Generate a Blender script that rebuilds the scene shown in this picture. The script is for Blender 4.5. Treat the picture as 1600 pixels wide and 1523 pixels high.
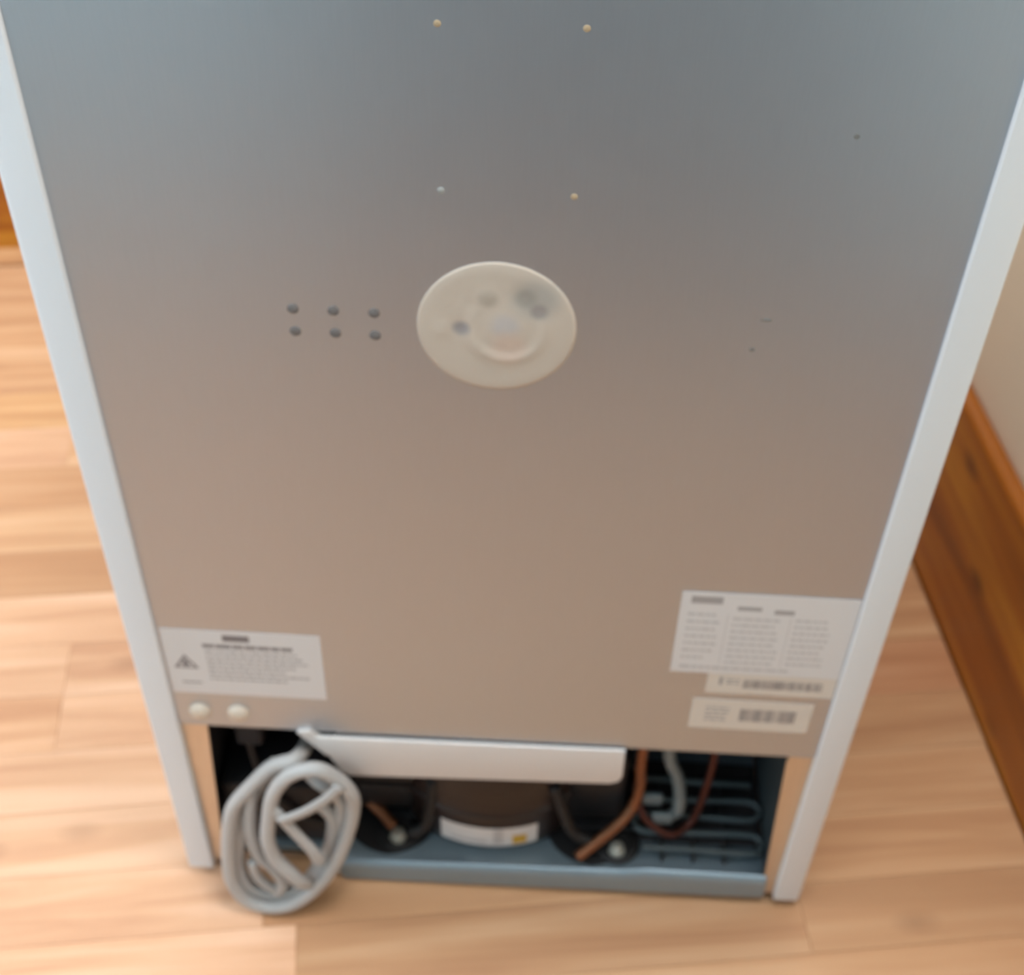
import bpy, bmesh, math, random
from mathutils import Vector, Matrix
random.seed(7)
SC = bpy.context.scene
COL = SC.collection
for o in list(bpy.data.objects):
    bpy.data.objects.remove(o)

def srgb(r, g, b, a=1.0):
    def f(c):
        c /= 255.0
        return c / 12.92 if c <= 0.04045 else ((c + 0.055) / 1.055) ** 2.4
    return (f(r), f(g), f(b), a)

# ------------------------------------------------------------------ camera, light, exposure
Z0 = 0.012                      # underside of the cabinet sides above the floor
RA = math.radians(8.607)        # the room is turned this much against the refrigerator
E1 = Vector((math.cos(RA), math.sin(RA), 0))     # along the floor boards
E2 = Vector((-math.sin(RA), math.cos(RA), 0))    # along the right-hand wall
def room(a, b, z=0.0):
    return E1 * a + E2 * b + Vector((0, 0, z))

cam_d = bpy.data.cameras.new('camera')
cam = bpy.data.objects.new('camera', cam_d)
COL.objects.link(cam)
yaw, pitch, roll = math.radians(-1.65766), math.radians(44.80143), math.radians(1.75408)
f = Vector((math.sin(yaw) * math.cos(pitch), math.cos(yaw) * math.cos(pitch), -math.sin(pitch)))
r = Vector((math.cos(yaw), -math.sin(yaw), 0))
u = r.cross(f)
r2 = math.cos(roll) * r + math.sin(roll) * u
u2 = -math.sin(roll) * r + math.cos(roll) * u
M = Matrix(((r2.x, u2.x, -f.x, 0.02511), (r2.y, u2.y, -f.y, -0.63171), (r2.z, u2.z, -f.z, 1.12916 + Z0), (0, 0, 0, 1)))
cam.matrix_world = M
cam_d.sensor_width = 36.0
cam_d.sensor_fit = 'HORIZONTAL'
cam_d.lens = 2165.07 * 36.0 / 1600.0
cam_d.clip_start = 0.02
cam_d.dof.use_dof = True
cam_d.dof.focus_distance = 0.56
cam_d.dof.aperture_fstop = 9.6
SC.camera = cam

w = bpy.data.worlds.new('sky')
SC.world = w
w.use_nodes = True
w.node_tree.nodes['Background'].inputs[0].default_value = (0.75, 0.87, 1.0, 1)
w.node_tree.nodes['Background'].inputs[1].default_value = 1.0

def area(name, loc, target, sx, sy, power, color):
    d = bpy.data.lights.new(name, 'AREA')
    d.shape = 'RECTANGLE'
    d.size, d.size_y, d.energy, d.color = sx, sy, power, color
    o = bpy.data.objects.new(name, d)
    COL.objects.link(o)
    o.location = loc
    o.rotation_euler = (Vector(target) - Vector(loc)).to_track_quat('-Z', 'Y').to_euler()
    return o

# daylight entering by the two windows of the room, then one added fill
area('window_daylight', room(-2.27, 0.50, 1.55), room(0, 0.50, 1.0), 1.0, 1.2, 46.0, (0.82, 0.90, 1.0))
area('front_window_daylight', room(-1.25, -1.03, 1.60), room(-1.25, 0, 1.3), 0.9, 1.1, 15.0, (0.72, 0.87, 1.0))
area('added_fill_light', room(0.20, -0.14, 2.30), room(0.36, -0.10, 0), 0.42, 0.42, 21.0, (0.92, 0.95, 1.0))  # added overhead fill, unseen, lifts the shaded right side

SC.view_settings.view_transform = 'Standard'
SC.view_settings.look = 'None'
SC.view_settings.gamma = 1.0
SC.view_settings.use_curve_mapping = False
SC.view_settings.exposure = 0.0

# ------------------------------------------------------------------ materials
def mat(name, color, rough=0.5, metal=0.0, spec=0.5, bump=None, coat=0.0):
    m = bpy.data.materials.new(name)
    m.use_nodes = True
    b = m.node_tree.nodes['Principled BSDF']
    b.inputs['Base Color'].default_value = color
    b.inputs['Roughness'].default_value = rough
    b.inputs['Metallic'].default_value = metal
    b.inputs['Specular IOR Level'].default_value = spec
    b.inputs['Coat Weight'].default_value = coat
    if bump:
        scale, strength, dist = bump
        nt = m.node_tree
        tc = nt.nodes.new('ShaderNodeTexCoord')
        nz = nt.nodes.new('ShaderNodeTexNoise')
        nz.inputs['Scale'].default_value = scale
        nz.inputs['Detail'].default_value = 4
        bp = nt.nodes.new('ShaderNodeBump')
        bp.inputs['Strength'].default_value = strength
        bp.inputs['Distance'].default_value = dist
        nt.links.new(tc.outputs['Object'], nz.inputs['Vector'])
        nt.links.new(nz.outputs['Fac'], bp.inputs['Height'])
        nt.links.new(bp.outputs['Normal'], b.inputs['Normal'])
    return m

def wood(name, dark, mid, light, grain=(3.0, 60.0, 60.0), rough=0.45, tint=True, knots=0.0, coat=0.0):
    m = bpy.data.materials.new(name)
    m.use_nodes = True
    nt = m.node_tree
    b = nt.nodes['Principled BSDF']
    b.inputs['Roughness'].default_value = rough
    b.inputs['Coat Weight'].default_value = coat
    b.inputs['Coat Roughness'].default_value = 0.25
    tc = nt.nodes.new('ShaderNodeTexCoord')
    oi = nt.nodes.new('ShaderNodeObjectInfo')
    sc = nt.nodes.new('ShaderNodeVectorMath'); sc.operation = 'SCALE'
    cmb = nt.nodes.new('ShaderNodeCombineXYZ')
    mu = nt.nodes.new('ShaderNodeMath'); mu.operation = 'MULTIPLY'; mu.inputs[1].default_value = 37.0
    nt.links.new(oi.outputs['Random'], mu.inputs[0])
    for i in range(3):
        nt.links.new(mu.outputs[0], cmb.inputs[i])
    add = nt.nodes.new('ShaderNodeVectorMath'); add.operation = 'ADD'
    nt.links.new(tc.outputs['Object'], add.inputs[0]); nt.links.new(cmb.outputs[0], add.inputs[1])
    mp = nt.nodes.new('ShaderNodeMapping'); mp.inputs['Scale'].default_value = grain
    nt.links.new(add.outputs[0], mp.inputs['Vector'])
    n1 = nt.nodes.new('ShaderNodeTexNoise'); n1.inputs['Scale'].default_value = 1.0; n1.inputs['Detail'].default_value = 5
    n1.inputs['Distortion'].default_value = 0.6
    nt.links.new(mp.outputs[0], n1.inputs['Vector'])
    rp = nt.nodes.new('ShaderNodeValToRGB')
    rp.color_ramp.elements[0].position = 0.32; rp.color_ramp.elements[0].color = dark
    rp.color_ramp.elements[1].position = 0.68; rp.color_ramp.elements[1].color = light
    e = rp.color_ramp.elements.new(0.5); e.color = mid
    nt.links.new(n1.outputs['Fac'], rp.inputs['Fac'])
    out = rp.outputs['Color']
    if knots:
        mk = nt.nodes.new('ShaderNodeMapping'); mk.inputs['Scale'].default_value = (6, 11, 11)
        nt.links.new(add.outputs[0], mk.inputs['Vector'])
        vo = nt.nodes.new('ShaderNodeTexVoronoi'); vo.inputs['Scale'].default_value = 1.0
        nt.links.new(mk.outputs[0], vo.inputs['Vector'])
        kr = nt.nodes.new('ShaderNodeValToRGB')
        kr.color_ramp.elements[0].position = 0.03; kr.color_ramp.elements[0].color = (1, 1, 1, 1)
        kr.color_ramp.elements[1].position = 0.16; kr.color_ramp.elements[1].color = (0, 0, 0, 1)
        nt.links.new(vo.outputs['Distance'], kr.inputs['Fac'])
        km = nt.nodes.new('ShaderNodeMath'); km.operation = 'MULTIPLY'; km.inputs[1].default_value = knots
        nt.links.new(kr.outputs['Color'], km.inputs[0])
        mx = nt.nodes.new('ShaderNodeMix'); mx.data_type = 'RGBA'
        nt.links.new(km.outputs[0], mx.inputs['Factor'])
        nt.links.new(out, mx.inputs['A']); mx.inputs['B'].default_value = (dark[0] * .35, dark[1] * .28, dark[2] * .25, 1)
        out = mx.outputs['Result']
    if tint:
        ml = nt.nodes.new('ShaderNodeMix'); ml.data_type = 'RGBA'; ml.blend_type = 'MULTIPLY'
        ml.inputs['Factor'].default_value = 1.0
        nt.links.new(out, ml.inputs['A']); nt.links.new(oi.outputs['Color'], ml.inputs['B'])
        out = ml.outputs['Result']
    nt.links.new(out, b.inputs['Base Color'])
    bp = nt.nodes.new('ShaderNodeBump'); bp.inputs['Strength'].default_value = 0.12; bp.inputs['Distance'].default_value = 0.001
    nt.links.new(n1.outputs['Fac'], bp.inputs['Height']); nt.links.new(bp.outputs['Normal'], b.inputs['Normal'])
    return m

def steel(name, color, rough, metal, var=0.06):
    """sheet steel: fine vertical roll marks in gloss and tone"""
    m = mat(name, color, rough, metal)
    nt = m.node_tree; b = nt.nodes['Principled BSDF']
    tc = nt.nodes.new('ShaderNodeTexCoord'); mp = nt.nodes.new('ShaderNodeMapping')
    mp.inputs['Scale'].default_value = (900, 900, 40)
    nz = nt.nodes.new('ShaderNodeTexNoise'); nz.inputs['Scale'].default_value = 1.0; nz.inputs['Detail'].default_value = 3
    nt.links.new(tc.outputs['Object'], mp.inputs['Vector']); nt.links.new(mp.outputs[0], nz.inputs['Vector'])
    rr = nt.nodes.new('ShaderNodeMapRange')
    rr.inputs['To Min'].default_value = rough - 0.05; rr.inputs['To Max'].default_value = rough + 0.05
    nt.links.new(nz.outputs['Fac'], rr.inputs['Value']); nt.links.new(rr.outputs['Result'], b.inputs['Roughness'])
    cr = nt.nodes.new('ShaderNodeValToRGB')
    cr.color_ramp.elements[0].position = .3; cr.color_ramp.elements[1].position = .7
    cr.color_ramp.elements[0].color = tuple(c * (1 - var) for c in color[:3]) + (1,)
    cr.color_ramp.elements[1].color = tuple(c * (1 + var) for c in color[:3]) + (1,)
    nt.links.new(nz.outputs['Fac'], cr.inputs['Fac']); nt.links.new(cr.outputs['Color'], b.inputs['Base Color'])
    return m

M_WHITE = mat('white_enamel', srgb(232, 234, 236), 0.42, bump=(400, 0.03, 0.001))
M_PANEL = steel('galvanised_panel', srgb(185, 191, 198), 0.37, 0.82, 0.015)
M_FLANGE = steel('bare_flange', srgb(214, 196, 174), 0.35, 0.7)  # beige mixed into the colour to strengthen the floor's reflection
M_BASE = steel('blue_grey_base', srgb(142, 158, 167), 0.33, 0.4, 0.03)
M_FLOOR = wood('floor_wood', srgb(190, 140, 102), srgb(206, 158, 118), srgb(218, 174, 136), (2.2, 34.0, 34.0), 0.42, True, 0.3, 0.15)
M_PINE = wood('varnished_pine', srgb(136, 70, 10), srgb(168, 95, 16), srgb(204, 138, 42), (2.0, 18.0, 18.0), 0.4, False, 0.8, 0.08)
M_WALL = mat('cream_paint', srgb(246, 232, 212), 0.85, bump=(160, 0.08, 0.002))
M_WALLG = mat('pale_grey_paint', srgb(162, 193, 206), 0.85, bump=(160, 0.08, 0.002))
M_CEIL = mat('white_paint', srgb(238, 238, 236), 0.9)
M_PAPER = mat('paper_label', srgb(226, 222, 220), 0.55)
M_PAPER2 = mat('cream_paper', srgb(224, 214, 202), 0.55)
M_PRINT = mat('grey_print', srgb(170, 164, 162), 0.6)
M_PRINTD = mat('dark_print', srgb(134, 126, 126), 0.6)
M_PRINTL = mat('pale_print', srgb(198, 193, 191), 0.6)
M_YELLOW = mat('yellow_mark', srgb(214, 170, 60), 0.6)
M_TRAY = mat('white_plastic', srgb(226, 220, 216), 0.4)
M_CAP = mat('ivory_plastic', srgb(212, 196, 178), 0.45)
M_BLACK = mat('black_plastic', srgb(34, 32, 34), 0.45)
M_RUBBER = mat('black_rubber', srgb(28, 26, 27), 0.6)
M_COMP = mat('dark_brown_enamel', srgb(40, 27, 24), 0.38)
M_COPPER = mat('copper', srgb(146, 94, 64), 0.42, 0.6, bump=(90, 0.1, 0.001))
M_COPPERD = mat('tarnished_copper', srgb(92, 52, 44), 0.45, 0.6)
M_BOLT = mat('zinc', srgb(196, 194, 182), 0.35, 0.5)
M_CORD = mat('grey_pvc', srgb(182, 179, 176), 0.45)
M_DARK = mat('dark_insulation', srgb(52, 46, 46), 0.8, bump=(120, 0.3, 0.003))
M_TUBE = mat('steel_tube', srgb(92, 100, 102), 0.45, 0.4)
M_SIDE = mat('grey_bay_sheet', srgb(88, 98, 102), 0.5, 0.3)
M_WIRE = mat('clear_pipe', srgb(124, 136, 140), 0.35, 0.2)
M_FOAM = mat('foam_spot', srgb(186, 162, 130), 0.8)
M_MARK = mat('scuff', srgb(128, 127, 124), 0.7, 0.2)
M_SPECK = mat('pale_spot', srgb(160, 160, 156), 0.8)
M_HOLE = mat('dull_rivet', srgb(118, 112, 109), 0.8, 0.0, 0.2)
M_DOOR = mat('stand_in_door_paint', srgb(78, 96, 106), 0.5)

def seal_material():
    m = mat('foam_seal', srgb(206, 190, 174), 0.5)
    nt = m.node_tree; b = nt.nodes['Principled BSDF']
    tc = nt.nodes.new('ShaderNodeTexCoord')
    col = None
    # grey where the film has come unstuck, and shade painted into the dents: (x, z, radius, colour)
    for (x, z, rr, c) in [(.0225, .0220, .020, srgb(182, 174, 164)), (.0165, .0225, .009, srgb(166, 158, 148)), (.0243, .0138, .0075, srgb(160, 150, 144)), (-.0205, -.0006, .0075, srgb(162, 154, 152)),
                          (.0052, .0026, .012, srgb(196, 186, 180)), (.0075, -.0130, .016, srgb(212, 188, 171)), (-.0050, .0215, .0085, srgb(186, 172, 157))]:
        vm = nt.nodes.new('ShaderNodeVectorMath'); vm.operation = 'DISTANCE'
        vm.inputs[1].default_value = (x, -0.001, z)
        nt.links.new(tc.outputs['Object'], vm.inputs[0])
        mr = nt.nodes.new('ShaderNodeMapRange'); mr.interpolation_type = 'SMOOTHSTEP'
        mr.inputs['From Min'].default_value = rr * .3; mr.inputs['From Max'].default_value = rr
        mr.inputs['To Min'].default_value = 1.0; mr.inputs['To Max'].default_value = 0.0
        nt.links.new(vm.outputs['Value'], mr.inputs['Value'])
        mx = nt.nodes.new('ShaderNodeMix'); mx.data_type = 'RGBA'
        nt.links.new(mr.outputs['Result'], mx.inputs['Factor'])
        if col is None:
            mx.inputs['A'].default_value = srgb(206, 190, 174)
        else:
            nt.links.new(col, mx.inputs['A'])
        mx.inputs['B'].default_value = c
        col = mx.outputs['Result']
    nt.links.new(col, b.inputs['Base Color'])
    return m
M_SEAL = seal_material()

# ------------------------------------------------------------------ mesh helpers
def link(name, bm, m, parent=None, smooth=False, loc=None, autosmooth=False):
    me = bpy.data.meshes.new(name)
    bmesh.ops.recalc_face_normals(bm, faces=bm.faces)
    bm.to_mesh(me); bm.free()
    if smooth:
        for p in me.polygons:
            p.use_smooth = True
    if autosmooth:
        me.set_sharp_from_angle(angle=math.radians(40))
    if m:
        me.materials.append(m)
    o = bpy.data.objects.new(name, me)
    COL.objects.link(o)
    if parent:
        o.parent = parent
    if loc:
        o.location = loc
    return o

def box(bm, x0, x1, y0, y1, z0, z1, bevel=0.0, seg=2):
    vs = [bm.verts.new((x, y, z)) for x in (x0, x1) for y in (y0, y1) for z in (z0, z1)]
    fs = [bm.faces.new([vs[i] for i in q]) for q in ((0, 1, 3, 2), (4, 6, 7, 5), (0, 4, 5, 1), (2, 3, 7, 6), (0, 2, 6, 4), (1, 5, 7, 3))]
    if bevel:
        es = list({e for fc in fs for e in fc.edges})
        bmesh.ops.bevel(bm, geom=es, offset=bevel, segments=seg, affect='EDGES', profile=0.5)

def prism(bm, pts, y0, y1):
    """polygon of (x, z) points pushed through in y"""
    a = [bm.verts.new((x, y0, z)) for x, z in pts]
    b = [bm.verts.new((x, y1, z)) for x, z in pts]
    bm.faces.new(a); bm.faces.new(b[::-1])
    n = len(pts)
    for i in range(n):
        bm.faces.new((a[i], b[i], b[(i + 1) % n], a[(i + 1) % n]))

def lathe(bm, prof, c, axis='z', n=24, sx=1.0, sy=1.0):
    rings = []
    for (rad, h) in prof:
        ring = []
        for k in range(n):
            t = 2 * math.pi * k / n
            p, q = rad * math.cos(t) * sx, rad * math.sin(t) * sy
            v = (p, q, h) if axis == 'z' else (p, -h, q)
            ring.append(bm.verts.new((c[0] + v[0], c[1] + v[1], c[2] + v[2])))
        rings.append(ring)
    for a, b in zip(rings, rings[1:]):
        for k in range(n):
            bm.faces.new((a[k], a[(k + 1) % n], b[(k + 1) % n], b[k]))
    bm.faces.new(rings[0][::-1]); bm.faces.new(rings[-1])

def catmull(pts, per=8, closed=False):
    P = [Vector(p) for p in pts]; n = len(P); out = []
    rng = n if closed else n - 1
    for i in range(rng):
        if closed:
            p0, p1, p2, p3 = P[(i - 1) % n], P[i], P[(i + 1) % n], P[(i + 2) % n]
        else:
            p0, p1, p2, p3 = P[max(i - 1, 0)], P[i], P[i + 1], P[min(i + 2, n - 1)]
        for k in range(per):
            t = k / per
            out.append(0.5 * ((2 * p1) + (p2 - p0) * t + (2 * p0 - 5 * p1 + 4 * p2 - p3) * t * t + (3 * p1 - p0 - 3 * p2 + p3) * t ** 3))
    if not closed:
        out.append(P[-1])
    return out

def tube(bm, pts, rad, n=10, closed=False, flat=1.0):
    m = len(pts); rings = []; prev = None
    for i, p in enumerate(pts):
        a = pts[(i - 1) % m] if (closed or i > 0) else pts[0]
        b = pts[(i + 1) % m] if (closed or i < m - 1) else pts[-1]
        t = (b - a).normalized()
        if prev is None:
            ref = Vector((0, 1, 0)) if abs(t.y) < .9 else Vector((1, 0, 0))
            nn = (ref - t * ref.dot(t)).normalized()
        else:
            nn = (prev - t * prev.dot(t)).normalized()
        prev = nn
        bb = t.cross(nn)
        rings.append([bm.verts.new(p + rad * flat * math.cos(2 * math.pi * k / n) * nn + rad * math.sin(2 * math.pi * k / n) * bb) for k in range(n)])
    rng = m if closed else m - 1
    for i in range(rng):
        a, b = rings[i], rings[(i + 1) % m]
        for k in range(n):
            bm.faces.new((a[k], a[(k + 1) % n], b[(k + 1) % n], b[k]))
    if not closed:
        bm.faces.new(rings[0][::-1]); bm.faces.new(rings[-1])

def struct(name, bm, m, **k):
    o = link(name, bm, m, **k)
    o['kind'] = 'structure'
    return o

def room_box(name, a0, a1, b0, b1, z0, z1, m, parent=None, bevel=0.0, kind=True):
    bm = bmesh.new(); box(bm, a0, a1, b0, b1, z0, z1, bevel)
    o = link(name, bm, m, parent)
    if parent is None:
        o.rotation_euler = (0, 0, RA)
    if kind:
        o['kind'] = 'structure'
    return o

# ------------------------------------------------------------------ the room
RX0, RX1, RY0, RY1, RH = -2.2, 0.525, -0.95, 1.059, 2.4
floor = room_box('floor', RX0 - .1, RX1 + .1, RY0 - .1, RY1 + .1, -0.06, -0.005, M_FLOOR)
floor.color = (0.42, 0.30, 0.24, 1)
room_box('ceiling', RX0 - .1, RX1 + .1, RY0 - .1, RY1 + .1, RH, RH + .08, M_CEIL)
room_box('wall_right', RX1, RX1 + .1, RY0 - .1, RY1 + .1, 0, RH, M_WALL)
room_box('wall_back', RX0 - .1, RX1, RY1, RY1 + .1, 0, RH, M_WALL)

def wall_with_hole(name, along, at, t, s0, s1, holes, m):
    """a wall standing along room axis 'a' or 'b', with rectangular openings (s0, s1, z0, z1)"""
    bm = bmesh.new()
    def b(p0, p1, z0, z1):
        if p1 - p0 < 1e-4 or z1 - z0 < 1e-4: return
        if along == 'b': box(bm, at, at + t, p0, p1, z0, z1)
        else: box(bm, p0, p1, at, at + t, z0, z1)
    x = s0
    for (h0, h1, z0, z1) in holes:
        b(x, h0, 0, RH); b(h0, h1, 0, z0); b(h0, h1, z1, RH); x = h1
    b(x, s1, 0, RH)
    o = struct(name, bm, m); o.rotation_euler = (0, 0, RA)
    return o
WL = (-0.02, 1.02, 0.92, 2.18)
WB = (-1.72, -0.78, 1.02, 2.18)
DB = (-0.45, 0.25, 0.0, 2.05)
wall_with_hole('wall_left', 'b', RX0 - .1, .1, RY0 - .1, RY1, [WL], M_WALLG)
wall_with_hole('wall_front', 'a', RY0 - .1, .1, RX0, RX1, [WB, DB], M_WALLG)

def window(name, along, at, hole):
    s0, s1, z0, z1 = hole
    root = bpy.data.objects.new(name, None); COL.objects.link(root)
    root.rotation_euler = (0, 0, RA); root['kind'] = 'structure'
    bm = bmesh.new(); w = .06
    def b(p0, p1, q0, q1):
        if along == 'b': box(bm, at - .03, at + .03, p0, p1, q0, q1)
        else: box(bm, p0, p1, at - .03, at + .03, q0, q1)
    b(s0, s0 + w, z0, z1); b(s1 - w, s1, z0, z1); b(s0 + w, s1 - w, z0, z0 + w); b(s0 + w, s1 - w, z1 - w, z1)
    b((s0 + s1) / 2 - .03, (s0 + s1) / 2 + .03, z0 + w, z1 - w)
    link('window_frame', bm, M_CEIL, root)
    return root
bm = bmesh.new(); lathe(bm, [(.30, RH - .085), (.31, RH - .08), (.31, RH - .02), (.28, RH)], room(0.20, -0.14, 0), 'z', 32)
fill_housing = link('fill_light_trim_1', bm, M_CEIL, autosmooth=True); fill_housing['kind'] = 'structure'  # housing made up for the added overhead fill
window('window_1', 'b', RX0 - .03, WL)
window('window_2', 'a', RY0 - .03, WB)
door = bpy.data.objects.new('stand_in_door_1', None); COL.objects.link(door); door.rotation_euler = (0, 0, RA); door['kind'] = 'structure'  # added unseen door; darkens the middle of the back panel's reflection
bm = bmesh.new(); box(bm, DB[0] + .005, DB[1] - .005, RY0 - .05, RY0 - .01, 0.008, DB[3] - .005)
link('stand_in_door_leaf', bm, M_DOOR, door)
for (z0, z1) in ((.2, .9), (1.05, 1.85)):
    bm = bmesh.new(); box(bm, DB[0] + .12, DB[1] - .12, RY0 - .012, RY0 - .002, z0, z1, .006)
    link('stand_in_door_panel', bm, M_DOOR, door)

# right-hand skirting: built lengthways in x, then turned along the wall
bm = bmesh.new(); box(bm, -3.2, 0.0, -0.02, 0.0, 0.0, 0.2345)
es = [e for e in bm.edges if all(v.co.z > .2 for v in e.verts)]
bmesh.ops.bevel(bm, geom=es, offset=.010, segments=4, affect='EDGES', profile=.5)
bs = struct('baseboard_right', bm, M_PINE)
bs.matrix_world = Matrix.Translation(room(RX1, RY1 - .02, 0)) @ Matrix.Rotation(RA + math.radians(90), 4, 'Z') @ Matrix.Scale(1, 4)
bs.location = room(RX1 - .02, RY1 - .02, 0)
bm = bmesh.new(); box(bm, RX0, RX1, RY1 - .02, RY1, 0.0, 0.2345)
es = [e for e in bm.edges if all(v.co.z > .2 for v in e.verts)]
bmesh.ops.bevel(bm, geom=es, offset=.010, segments=4, affect='EDGES', profile=.5)
bk = struct('baseboard_back', bm, M_PINE); bk.rotation_euler = (0, 0, RA)

# floor boards: strips 67.5 mm wide lying along E1, each one an object
PW = 0.0675
plank_meshes = {}
def plank_mesh(length):
    key = round(length, 3)
    if key not in plank_meshes:
        bm = bmesh.new(); g = .00012
        box(bm, g, length - g, g, PW - g, -0.005, 0.0)
        es = [e for e in bm.edges if all(v.co.z > -.001 for v in e.verts)]
        bmesh.ops.bevel(bm, geom=es, offset=.00035, segments=1, affect='EDGES')
        me = bpy.data.meshes.new('plank'); bmesh.ops.recalc_face_normals(bm, faces=bm.faces); bm.to_mesh(me); bm.free()
        me.materials.append(M_FLOOR)
        plank_meshes[key] = me
    return plank_meshes[key]
TONES = {'l': (1.12, 1.14, 1.26), 'c': (.90, .88, .83), 'm': (1.0, 1.0, 1.0), 'd': (0.86, 0.80, 0.76), 'p': (1.05, 1.02, 1.06), 'y': (1.0, .97, .86), 'r': (.84, .72, .66), 'b': (.80, .77, .72)}  # board colours; the lightest and the darker ones also carry light and shade
# row number -> joints along E1 and tones between them, window light left and shade right painted in; others at random
ROWS = {
    -3: ([-.90, -.30, .42], 'mpmm'), -2: ([-.70, .02, .70], 'pmym'), -1: ([-.80, -.1754], 'plc'), 0: ([-1.0, -.1754, .275], 'plbc'), 1: ([-.75, -.205], 'llc'),
    2: ([-1.1, -.10, .22], 'mllc'), 3: ([-.9, -.05], 'llc'), 4: ([-.95, -.411, .28], 'lplr'), 5: ([-1.2, -.411, .25], 'lllc'), 6: ([-.8, .1], 'llc'),
    7: ([-.9, -.2], 'mdm'), 8: ([-1.0, -.38], 'mmy'), 9: ([-.7, .1], 'mdm'), 10: ([-1.1, -.45], 'llm'), 11: ([-.9, -.3], 'lym'), 12: ([-1.2, -.4], 'mmm'),
    13: ([-.8, -.2], 'mmy'), 14: ([-1.0, -.4], 'dmm'), 15: ([-.9, -.3], 'mmm'), 16: ([-1.1, -.2], 'mym')}
rr = random.Random(3)
for row in range(-12, 17):
    b0 = -0.0855 + row * PW
    joints, tones = ROWS.get(row, ([-.9 + rr.uniform(-.2, .2), -.2 + rr.uniform(-.2, .2), .45], 'mpmd'))
    wide = 1.0
    if row == 16: b0, wide = b0 + .007, .60     # last strip: cut narrow, with an open gap in front of it
    edges = [RX0 + .01] + [j for j in joints if j < RX1 - .03] + [RX1 - .022]
    for k in range(len(edges) - 1):
        o = bpy.data.objects.new('plank', plank_mesh(edges[k + 1] - edges[k]))
        COL.objects.link(o); o.parent = floor
        o.location = (edges[k], b0, 0); o.scale = (1, wide, 1)
        t = TONES[tones[min(k, len(tones) - 1)]]; j = rr.uniform(.95, 1.05)
        o.color = (t[0] * j, t[1] * j, t[2] * j, 1)

# ------------------------------------------------------------------ the refrigerator
fr = bpy.data.objects.new('refrigerator', None); COL.objects.link(fr)
fr.location = (0, 0, Z0)
fr['label'] = 'white undercounter refrigerator seen from behind with grey steel back panel and open compressor bay'
fr['category'] = 'refrigerator'
H, W2, D = 0.855, 0.275, 0.545
FL = 0.0233                         # width of the white return flange
for s in (-1, 1):                   # folded side sheet: side, return flange at the back, small inward lip
    bm = bmesh.new()
    pts = [(W2, D), (W2, 0.004), (W2 - .0012, .0012), (W2 - .004, 0.0), (W2 - FL + .001, 0.0), (W2 - FL, .001), (W2 - FL, .012), (W2 - FL + .0015, .012), (W2 - FL + .0015, .003), (W2 - .0045, .003), (W2 - .002, .0055), (W2 - .002, D)]
    lo = [bm.verts.new((s * x, y, 0.0)) for x, y in pts]
    hi = [bm.verts.new((s * x, y, H)) for x, y in pts]
    n = len(pts)
    for i in range(n):
        bm.faces.new((lo[i], lo[(i + 1) % n], hi[(i + 1) % n], hi[i]))
    bm.faces.new(lo); bm.faces.new(hi[::-1])
    link('side_panel', bm, M_WHITE, fr, autosmooth=True)
# back panel of galvanised sheet
PB = 0.218
bm = bmesh.new(); box(bm, -W2 + FL - .0005, W2 - FL + .0005, .0035, .0055, PB, H - .002)
panel = link('back_panel', bm, M_PANEL, fr)
bm = bmesh.new(); box(bm, -W2 + FL + .001, W2 - FL - .001, .004, .018, PB - .004, PB - .0002, .001)
link('panel_hem', bm, M_PANEL, panel)
# insulated body, with the step over the compressor bay
bm = bmesh.new()
prof = [(.0065, H - .01), (.0065, PB + .004), (.11, PB + .004), (.25, .11), (.25, .014), (D, .014), (D, H - .01)]
a = [bm.verts.new((-W2 + .004, y, z)) for y, z in prof]; b = [bm.verts.new((W2 - .004, y, z)) for y, z in prof]
bm.faces.new(a); bm.faces.new(b[::-1])
for i in range(len(prof)):
    bm.faces.new((a[i], b[i], b[(i + 1) % len(prof)], a[(i + 1) % len(prof)]))
link('insulated_body', bm, M_DARK, fr)
bm = bmesh.new(); box(bm, -W2, W2, 0.002, D + .02, H, H + .022, .004)
link('worktop', bm, M_WHITE, fr, autosmooth=True)
bm = bmesh.new(); box(bm, -W2, W2, D + .006, D + .055, .05, H - .002, .008)
link('door', bm, M_WHITE, fr, autosmooth=True)
for sx in (-1, 1):
    for y in (.06, D - .05):
        bm = bmesh.new(); lathe(bm, [(.012, -Z0), (.014, -Z0 + .003), (.014, -.003), (.008, 0.012)], (sx * (W2 - .045), y, 0), 'z', 16)
        link('foot', bm, M_RUBBER, fr)

# bare metal flanges on both sides of the compressor bay
for s in (-1, 1):
    bm = bmesh.new()
    xi = W2 - FL + .0006
    if s > 0:
        pts = [(xi, .000), (xi, .2135), (xi - .014, .2135), (xi - .019, .211), (xi - .021, .206), (xi - .0105, .000)]
    else:
        pts = [(xi, .006), (xi, .2135), (xi - .0215, .2135), (xi - .0215, .205), (xi - .010, .006)]
    prism(bm, [(s * x, z) for x, z in pts], .0065, .0085)
    link('bay_flange', bm, M_FLANGE, fr)

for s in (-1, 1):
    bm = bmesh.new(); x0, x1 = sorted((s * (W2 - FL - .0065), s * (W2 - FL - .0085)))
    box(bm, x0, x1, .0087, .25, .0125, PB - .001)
    link('bay_side', bm, M_DARK if s < 0 else M_SIDE, fr)

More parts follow.
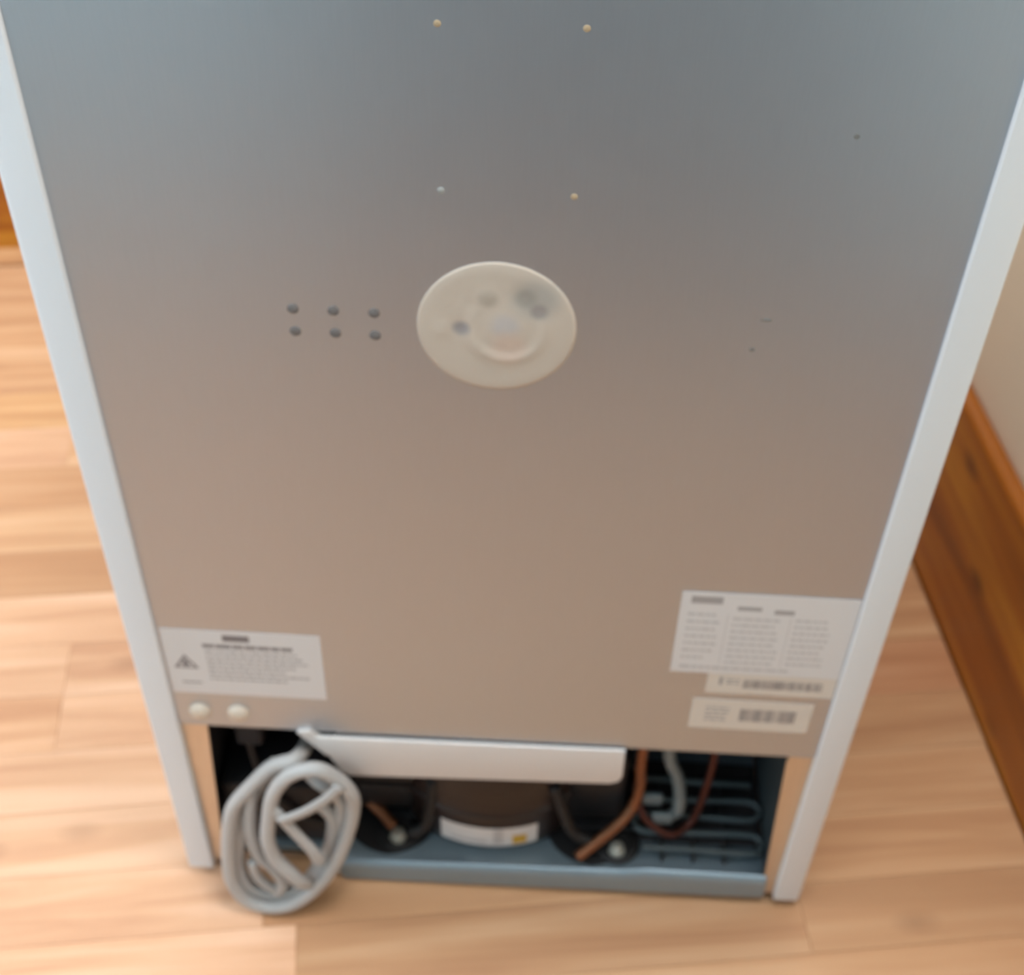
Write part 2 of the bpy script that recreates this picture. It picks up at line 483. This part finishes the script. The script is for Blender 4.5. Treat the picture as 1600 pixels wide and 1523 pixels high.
# round foam seal: a shallow crinkled disc
CX, CZ, CR = -0.0051, 0.6277, 0.0465
def seal_h(x, z):
    h = .0007
    d = math.hypot(x - .006, z + .0005)
    h += .0014 * math.exp(-((d - .0215) / .0035) ** 2) * (0.5 + 0.5 * math.cos(math.atan2(z, x) + 1.7))
    h += .0012 * math.exp(-(d / .016) ** 2)
    for (dx, dz, rr_, a_) in ((-.0205, -.0006, .005, -.0007), (.0237, .0137, .006, -.0007), (.0160, .0232, .007, -.0007), (-.0062, .0225, .004, .0007), (-.0315, -.0027, .005, .0006)):
        h += a_ * math.exp(-((x - dx) ** 2 + (z - dz) ** 2) / rr_ ** 2)
    return h
bm = bmesh.new(); NR, NT = 22, 72
cen = bm.verts.new((0, -seal_h(0, 0), 0)); prev = None
for i in range(1, NR + 1):
    rad = CR * i / NR
    ring = []
    for k in range(NT):
        t = 2 * math.pi * k / NT; x, z = rad * math.cos(t), rad * math.sin(t)
        hh = seal_h(x, z) * min(1.0, (CR - rad) / .006 + .15)
        ring.append(bm.verts.new((x, -hh, z)))
    for k in range(NT):
        if prev is None: bm.faces.new((cen, ring[k], ring[(k + 1) % NT]))
        else: bm.faces.new((prev[k], ring[k], ring[(k + 1) % NT], prev[(k + 1) % NT]))
    prev = ring
rim = [bm.verts.new((v.co.x, 0.0002, v.co.z)) for v in prev]
for k in range(NT):
    bm.faces.new((prev[k], rim[k], rim[(k + 1) % NT], prev[(k + 1) % NT]))
seal = link('foam_seal', bm, M_SEAL, fr, smooth=True, loc=(CX, .0033, CZ))
seal['label'] = 'round beige crinkled foam seal stuck in the middle of the back panel'

def small(name, m, pts, prof, parent, sx=1.0, sz=1.0, n=14):
    me = None
    for (x, z) in pts:
        if me is None:
            bm = bmesh.new(); lathe(bm, prof, (0, 0, 0), 'y', n, sx, sz)
            o = link(name, bm, m, parent, smooth=False, loc=(x, .0036, z)); me = o.data
        else:
            o = bpy.data.objects.new(name, me); COL.objects.link(o); o.parent = parent; o.location = (x, .0036, z)
small('rivet', M_HOLE, [(-.1233, .6346), (-.0999, .6346), (-.0762, .6343), (-.1233, .6182), (-.0996, .6182), (-.0763, .6180)],
      [(.0034, 0), (.0034, .0004), (.0026, .0009), (.0012, .0012)], panel)
small('foam_speck', M_FOAM, [(-.0366, .8133), (.0363, .8141), (.0352, .7188)], [(.0021, 0), (.0016, .0004), (.0007, .0006)], panel, n=10)
small('pale_speck', M_SPECK, [(-.0362, .7189)], [(.0022, 0), (.0016, .0006), (.0008, .0008)], panel, n=10)
small('scuff_mark', M_MARK, [(.1769, .7623), (.1440, .6211)], [(.0019, 0), (.0013, .0003)], panel, n=9)
small('scuff_mark', M_MARK, [(.1489, .6429)], [(.0019, 0), (.0013, .0003)], panel, 2.0, .7, n=9)
small('plug_cap', M_CAP, [(-.2323, .2350), (-.2019, .2350)], [(.0088, 0), (.0088, .0015), (.0070, .0042), (.0040, .0054), (.0014, .0057)], panel, 1.0, 1.0, 20)

# stickers
def sticker(name, x0, x1, z0, z1, m, label, y=.0033, tilt=0.0):
    bm = bmesh.new(); hw, hh = (x1 - x0) / 2, (z1 - z0) / 2
    box(bm, -hw, hw, -.00015, .00015, -hh, hh)
    o = link(name, bm, m, fr, loc=((x0 + x1) / 2, y, (z0 + z1) / 2))
    o.rotation_euler = (0, tilt, 0); o['label'] = label
    return o
def bars(parent, name, m, rects):
    """flat print: rectangles in sticker coordinates measured from its top left corner, in mm"""
    xs = [v.co.x for v in parent.data.vertices]; zs = [v.co.z for v in parent.data.vertices]
    x0, z1 = min(xs), max(zs)
    bm = bmesh.new()
    for (a, b, c, d) in rects:
        box(bm, x0 + a * .001, x0 + c * .001, -.00022, -.0001, z1 - d * .001, z1 - b * .001)
    return link(name, bm, m, parent)
def text_rows(rng, x0, x1, ys, h, wmin=2, wmax=7, fill=1.0):
    out = []
    for y in ys:
        x = x0
        end = x0 + (x1 - x0) * rng.uniform(.75, 1.0) * fill
        while x < end:
            wd = rng.uniform(wmin, wmax); out.append((x, y, min(x + wd, x1), y + h)); x += wd + 1.0
    return out
def barcode(rng, x0, x1, y0, y1):
    out = []; x = x0
    while x < x1:
        wd = rng.choice((.35, .35, .7, 1.05)); out.append((x, y0, x + wd, y1)); x += wd + rng.choice((.35, .5, .8))
    return out
rt = random.Random(11)
wl = sticker('warning_label', -.2495, -.1307, .2580, .3345, M_PAPER, 'white paper sticker with a warning triangle at the lower left of the panel')
# warning triangle with an open middle and a small flame
bm = bmesh.new()
def tri(cx, cz, s): return [Vector((cx, 0, cz + s)), Vector((cx - s * .95, 0, cz - s * .62)), Vector((cx + s * .95, 0, cz - s * .62))]
ot, it = tri(-.0447, -.001, .0100), tri(-.0447, -.0012, .0066)
vo = [bm.verts.new((p.x, -.00022, p.z)) for p in ot]; vi = [bm.verts.new((p.x, -.00022, p.z)) for p in it]
for k in range(3): bm.faces.new((vo[k], vo[(k + 1) % 3], vi[(k + 1) % 3], vi[k]))
fl = [(-.0447, .0042), (-.0472, .0000), (-.0478, -.0030), (-.0460, -.0046), (-.0434, -.0046), (-.0416, -.0030), (-.0424, -.0002), (-.0438, .0010)]
bm.faces.new([bm.verts.new((x, -.00022, z)) for x, z in fl])
link('warning_triangle', bm, M_PRINTD, wl)
bars(wl, 'heading', M_PRINTD, [(46, 4, 66, 11.5)] + text_rows(rt, 30, 98, [15.5], 4.0, 5, 12))
bars(wl, 'text', M_PRINT, text_rows(rt, 31, 108, [23, 28.5, 34, 39.5, 45, 50.5, 56], 2.0, 2, 7) + [(9, 62, 24, 64)])

rl = sticker('rating_label', .1270, .2508, .3169, .4061, M_PAPER, 'large white rating sticker at the lower right of the panel', y=.0031)
bars(rl, 'heading', M_PRINT, [(7, 4, 29, 11.5)] + [(40, 13, 57, 17), (66, 15, 80, 19.5)])
bars(rl, 'text', M_PRINTL, text_rows(rt, 6, 30, [22, 30, 38, 46, 54, 62, 70], 2.6, 2, 6, .9) + text_rows(rt, 38, 74, [25, 32, 39, 46, 53, 60, 67, 74], 2.4, 2, 7) +
     text_rows(rt, 82, 108, [24, 31, 38, 45, 52, 59, 66, 73], 2.4, 2, 6) + text_rows(rt, 6, 110, [81], 3, 3, 9) + [(34.2, 22, 34.7, 78), (78.4, 22, 78.9, 78)])
sl = sticker('serial_label', .1556, .2503, .2932, .3195, M_PAPER2, 'narrow cream barcode sticker tucked under the large rating sticker', y=.0034)
bars(sl, 'barcode', M_PRINTD, barcode(rt, 27, 86, 9, 19))
bars(sl, 'text', M_PRINT, [(9, 7, 11.5, 16)] + text_rows(rt, 14, 24, [9, 13], 1.6))
bl = sticker('barcode_label', .1478, .2388, .2483, .2847, M_PAPER2, 'small cream barcode sticker, the lowest on the right', tilt=math.radians(.4))
bars(bl, 'barcode', M_PRINTD, barcode(rt, 37, 80, 10, 25))
bars(bl, 'text', M_PRINT, text_rows(rt, 11, 29, [9, 14, 19, 24], 1.9, 3, 8))

# base plate with a rolled front lip that steps up at the right
bm = bmesh.new()
xs = [-.2425, -.2, -.16, -.143, -.142, -.141, -.139, -.137, -.134, -.131] + [-.125 + i * .0105 for i in range(36)]
def lip(x):                          # height of the lip's top
    t = min(1, max(0, (x - .108) / .03)); t = t * t * (3 - 2 * t)
    base = .0155 + (x + .13) * .028
    return base * (1 - t) + .0265 * t
rows = []
for x in xs:
    e = min(1, max(0, (x + .143) / .012)); e = math.sqrt(e * (2 - e))     # the lip ends in a rounded corner on the left
    h = .0125 + (lip(x) - .0125) * e; lo_ = .004 + (-.0125 + (x + .13) * .02) * e
    q = .016 * (1 - e)
    sec = [(.250, .012), (.026, .012), (.0130, .012 + .0012 * e), (.0108, .0122 + (h - .0152) * e), (.0094, .0122 + (h - .0126) * e), (.0074, .0122 + (h - .0116) * e), (.0054, .0122 + (h - .0122) * e),
           (.0036, .0115 + (h - .0137) * e), (.0024, .0105 + (h - .0167) * e), (.0018, .0085 + (h - .0195) * e), (.0018, lo_), (.004, lo_), (.014, lo_ + .004), (.250, lo_ + .006)]
    sec = [(max(y, .0018 + q), z) for y, z in sec]
    rows.append([bm.verts.new((x, y, z)) for y, z in sec])
for p, q in zip(rows, rows[1:]):
    for k in range(len(p)):
        bm.faces.new((p[k], p[(k + 1) % len(p)], q[(k + 1) % len(p)], q[k]))
bm.faces.new(rows[0]); bm.faces.new(rows[-1][::-1])
base = link('base_plate', bm, M_BASE, fr, smooth=True, autosmooth=True)

# compressor
CCX, CCY = -.0052, .0815
comp = None
bm = bmesh.new()
lathe(bm, [(.62, .012), (.90, .0135), (.985, .020), (1.0, .030), (1.0, .064), (1.03, .066), (1.03, .072), (1.0, .074), (.985, .095), (.93, .115), (.82, .131), (.6, .143), (.3, .149), (.08, .150)], (CCX, CCY, 0), 'z', 56, .082, .058)
comp = link('compressor', bm, M_COMP, fr, smooth=True, autosmooth=True)
bm = bmesh.new()                      # curved paper sticker on its front
ring0, ring1 = [], []
for k in range(17):
    t = math.radians(-90 - 31.5 + 63 * k / 16)
    x, y = CCX + .0826 * math.cos(t), CCY + .0586 * math.sin(t)
    ring0.append(bm.verts.new((x, y, .0245))); ring1.append(bm.verts.new((x, y, .0535)))
for k in range(16):
    bm.faces.new((ring0[k], ring0[k + 1], ring1[k + 1], ring1[k]))
cl = link('compressor_label', bm, M_PAPER, comp, smooth=True); cl['label'] = 'white curved sticker on the compressor'
def ring_patch(name, m, a0, a1, z0, z1, parent):
    bm = bmesh.new(); p0, p1 = [], []
    for k in range(7):
        t = math.radians(-90 + a0 + (a1 - a0) * k / 6)
        x, y = CCX + .0829 * math.cos(t), CCY + .0589 * math.sin(t)
        p0.append(bm.verts.new((x, y, z0))); p1.append(bm.verts.new((x, y, z1)))
    for k in range(6): bm.faces.new((p0[k], p0[k + 1], p1[k + 1], p1[k]))
    return link(name, bm, m, parent, smooth=True)
ring_patch('yellow_patch', M_YELLOW, 15, 24, .0275, .041, comp)
ring_patch('print_line', M_PRINTL, 3, 9, .029, .052, comp)
ring_patch('print_line', M_PRINTL, -24, -2, .030, .034, comp)

# compressor mounts: rubber grommet and bolt on a black cradle arm, one on each side
for s, (x, y, z) in ((-1, (-.0872, .030, .0140)), (1, (.1101, .0285, .0140))):
    bm = bmesh.new()
    lathe(bm, [(.0200, 0), (.0212, .0012), (.0212, .0034), (.0190, .0045), (.0135, .0050), (.0125, .0085), (.0115, .0095)], (x, y + .0095, z), 'z', 28)
    g = link('rubber_mount', bm, M_RUBBER, fr, smooth=True, autosmooth=True)
    bm = bmesh.new(); lathe(bm, [(.0078, .004), (.0080, .0085), (.0066, .0088), (.0064, .0112), (.0050, .0128), (.0022, .0135)], (x, y + .001, z), 'z', 18)
    link('bolt', bm, M_BOLT, g)
    bm = bmesh.new()
    sx0, sx1 = (x - .020, x + .060) if s < 0 else (x - .078, x + .020)
    box(bm, sx0, sx1, y + .020, y + .085, .0200, .0240, .001, 1)
    link('cradle_arm', bm, M_BLACK, fr)
for px, hw in ((-.0960, .0400), (.0880, .0400)):        # black cradle pads with rounded fronts lying on the base plate
    bm = bmesh.new(); arc = []
    for k in range(19):
        t = math.pi + math.pi * k / 18
        arc.append((px + hw * math.cos(t), .050 + .0345 * math.sin(t) * (1.0 - .12 * abs(math.cos(t)))))
    arc += [(px + hw, .095), (px - hw, .095)]
    lo = [bm.verts.new((x, y, .0121)) for x, y in arc]; hi = [bm.verts.new((x, y, .0150)) for x, y in arc]
    bm.faces.new(lo[::-1]); bm.faces.new(hi)
    for k in range(len(arc)): bm.faces.new((lo[k], lo[(k + 1) % len(arc)], hi[(k + 1) % len(arc)], hi[k]))
    link('cradle_pad', bm, M_RUBBER, fr)
# black relay and terminal housings beside the compressor
bm = bmesh.new(); box(bm, -.132, -.066, .050, .10, .030, .125, .010, 3)
bm2 = link('terminal_cover', bm, M_BLACK, fr, autosmooth=True)
bm = bmesh.new(); box(bm, -.122, -.076, .0465, .0505, .070, .075, .001)
link('cover_rib', bm, M_BLACK, bm2)
bm = bmesh.new(); box(bm, .054, .1165, .052, .10, .028, .128, .010, 3)
bm3 = link('relay_cover', bm, M_BLACK, fr, autosmooth=True)
bm = bmesh.new(); tube(bm, catmull([(.050, .040, .100), (.060, .034, .070), (.070, .030, .045), (.090, .026, .034)], 8), .0055, 10)
link('rubber_hose', bm, M_RUBBER, fr, smooth=True)
bm = bmesh.new(); tube(bm, catmull([(-.055, .040, .100), (-.058, .034, .060), (-.063, .030, .040), (-.075, .026, .034)], 8), .0055, 10)
link('rubber_hose', bm, M_RUBBER, fr, smooth=True)

# pipes
def pipe(name, m, pts, rad, label=None):
    bm = bmesh.new(); tube(bm, catmull([Vector(p) for p in pts], 8), rad, 12)
    o = link(name, bm, m, fr, smooth=True)
    if label: o['label'] = label
    return o
pipe('copper_pipe', M_COPPER, [(-.122, .062, .046), (-.117, .055, .0385), (-.1027, .045, .0330), (-.0915, .034, .0300)], .0050, 'short bright copper pipe stub')
pipe('copper_pipe', M_COPPER, [(.1240, .056, .170), (.1235, .051, .122), (.1255, .050, .0955), (.1216, .045, .0691), (.1101, .034, .0570), (.0944, .026, .0420), (.0753, .016, .0265)], .0048, 'curved copper pipe beside the right mount')
pipe('suction_pipe', M_COPPERD, [(.1880, .066, .165), (.1862, .060, .1109), (.1827, .055, .0730), (.1758, .049, .0430), (.1577, .036, .0400), (.1374, .040, .0505), (.1266, .050, .0648), (.124, .070, .075)], .0036)
pipe('drain_hose', M_WIRE, [(.1440, .060, .190), (.1461, .050, .1411), (.1558, .050, .1112), (.1609, .050, .0837), (.1615, .046, .0659), (.158, .050, .050)], .0056)
bm = bmesh.new()
box(bm, .1285, .1475, .050, .056, .062, .076, .002); box(bm, .139, .158, .040, .046, .047, .062, .003)
link('hose_clip', bm, M_WIRE, fr)
# low condenser tubes over the plate
zz = [(.030, .026), (.046, .028), (.062, .030), (.078, .032), (.096, .034)]
pts = []
for i, (y, z) in enumerate(zz):
    a, b = (.132, .234) if i % 2 == 0 else (.234, .132)
    pts += [(a, y, z), ((a + b) / 2, y, z), (b, y, z)]
pipe('condenser_tube', M_TUBE, pts, .0034)
bm = bmesh.new(); box(bm, .128, .2405, .044, .13, .0122, .0165, .001, 1)
link('bay_dark_sheet', bm, M_DARK, fr)  # added dark sheet, darkens the bay under the tubes
for x in (.150, .178, .206):
    bm = bmesh.new(); box(bm, x, x + .002, .024, .104, .0115, .0245)
    link('condenser_bracket', bm, M_DARK, fr)
bm = bmesh.new(); box(bm, -.240, -.139, .024, .105, .0125, .100, .006)
link('bay_dark_block', bm, M_BLACK, fr, autosmooth=True)  # added black block, darkens the left bay behind the cord loops
# wires and connector in the dark left part of the bay
bm = bmesh.new(); box(bm, -.219, -.196, .030, .055, .150, .196, .004)
link('connector_block', bm, M_DARK, fr)
pipe('wire', M_BLACK, [(-.21, .036, .155), (-.205, .030, .125), (-.195, .020, .100), (-.165, .019, .060), (-.135, .026, .040)], .0032)

# white drip tray over the compressor
TX0, TX1 = -.1310, .1035
bm = bmesh.new()
pl = [(TX0 - .014, .0530), (TX0 - .004, .034), (TX0 + .005, .006), (TX0 + .013, .0), (TX1 - .010, .0), (TX1 - .003, .003), (TX1, .010), (TX1 + .001, .0465)]
prism(bm, pl, .0002, .0026)
es = [e for e in bm.edges if all(v.co.y < .001 for v in e.verts)]
bmesh.ops.bevel(bm, geom=es, offset=.0012, segments=3, affect='EDGES', profile=.5)
tray = link('drip_tray', bm, M_TRAY, fr, autosmooth=True, loc=(0, 0, .1645))
tray.rotation_euler = (0, -math.radians(2.4), 0)
bm = bmesh.new(); prism(bm, [(TX0 + .006, .0012), (TX1 - .004, .0012), (TX1 - .004, .030), (TX0 + .002, .034)], .0026, .075)
link('tray_bowl', bm, M_TRAY, tray)
bm = bmesh.new(); prism(bm, [(TX0 - .024, .058), (TX0 - .014, .060), (TX0 + .006, .032), (TX0 - .004, .028)], .0004, .006)
link('tray_tab', bm, M_TRAY, tray)

# ------------------------------------------------------------------ the coiled power cord, standing on the floor
cord = bpy.data.objects.new('power_cord', None); COL.objects.link(cord)
cord.location = (-.175, -.030, 0)
cord['label'] = 'grey coiled power cord hanging out of the lower left bay onto the floor'
cord['category'] = 'cord'
A = [(-.1600,-.0065,.1900),(-.1790,-.0090,.1807),(-.1995,-.0124,.1540),(-.2150,-.0157,.1289),(-.2218,-.0195,.0998),(-.2258,-.0247,.0593),(-.2253,-.0287,.0286),(-.2155,-.0318,.0047),(-.1963,-.0329,-.0038),(-.1745,-.0321,.0028),(-.1532,-.0290,.0262),(-.1347,-.0245,.0609),(-.1211,-.0189,.1043),(-.1148,-.0161,.1413),(-.1163,-.0165,.1620),(-.1258,-.0164,.1800)]
B = [(-.1415,-.0184,.1950),(-.1626,-.0189,.1850),(-.1775,-.0215,.1609),(-.1840,-.0257,.1287),(-.1868,-.0292,.1019),(-.1825,-.0321,.0793),(-.1728,-.0342,.0630),(-.1650,-.0345,.0486),(-.1600,-.030,.0370)]
C_ = [(-.1589,-.0189,.0269),(-.1430,-.0145,.0612),(-.1324,-.0122,.0940),(-.1257,-.0120,.1293),(-.1281,-.0130,.1500),(-.1423,-.0125,.1680),(-.1628,-.0010,.1742),(-.1867,-.0022,.1560),(-.2026,-.0062,.1249),(-.2125,-.0109,.0892),(-.2201,-.0156,.0523),(-.2187,-.0196,.0215),(-.2061,-.0221,.0043),(-.1908,-.0227,.0000),(-.1729,-.0213,.0087),(-.1560,-.0186,.0294)]
G = [(-.1442,-.0167,.0596),(-.1365,-.0140,.0880),(-.1343,-.0132,.1171),(-.1426,-.0137,.1365)]
F = [(-.1980,-.0091,.1489),(-.2035,-.0133,.1165),(-.2047,-.0171,.0875),(-.2000,-.0203,.0624),(-.1889,-.0225,.0460),(-.1819,-.0250,.0268),(-.1886,-.0268,.0127)]
Dd = [(-.1790,-.0255,.1440),(-.1750,-.0265,.1381),(-.1609,-.0297,.1131),(-.1495,-.0323,.0934),(-.1457,-.0324,.0769)]
Ee = [(-.1720,-.0300,.1340),(-.1684,-.0305,.1380),(-.1500,-.0289,.1505),(-.1322,-.0267,.1676),(-.1229,-.0242,.1800)]
Hh = [(-.2057,-.0232,.0561),(-.2044,-.0254,.0387),(-.1971,-.0271,.0260),(-.1900,-.0270,.0180)]
RC = .0058
def loc_pts(L): return [Vector((x + .175, y + .030, z + Z0)) for x, y, z in L]
def strand(L, rad=RC, closed=False, per=8):
    bm = bmesh.new(); tube(bm, catmull(loc_pts(L), per, closed), rad, 14, closed)
    return link('cable', bm, M_CORD, cord, smooth=True)
strand([(-.1600, .060, .150), (-.1560, .022, .172)] + A + B, .0062)
strand(C_ + G)
strand(F)
strand(Hh, .0046)
A2 = [(-.172 + (x + .172) * .90, y + .0085, .092 + (z - .092) * .93) for x, y, z in A[1:-1]]
strand(A2, .0052)
bm = bmesh.new(); tube(bm, catmull(loc_pts(Dd), 8), .0058, 10, flat=.5); link('cable_tie', bm, M_CORD, cord, smooth=True)
bm = bmesh.new(); tube(bm, catmull(loc_pts(Ee), 8), .0052, 10, flat=.5); link('cable_tie', bm, M_CORD, cord, smooth=True)
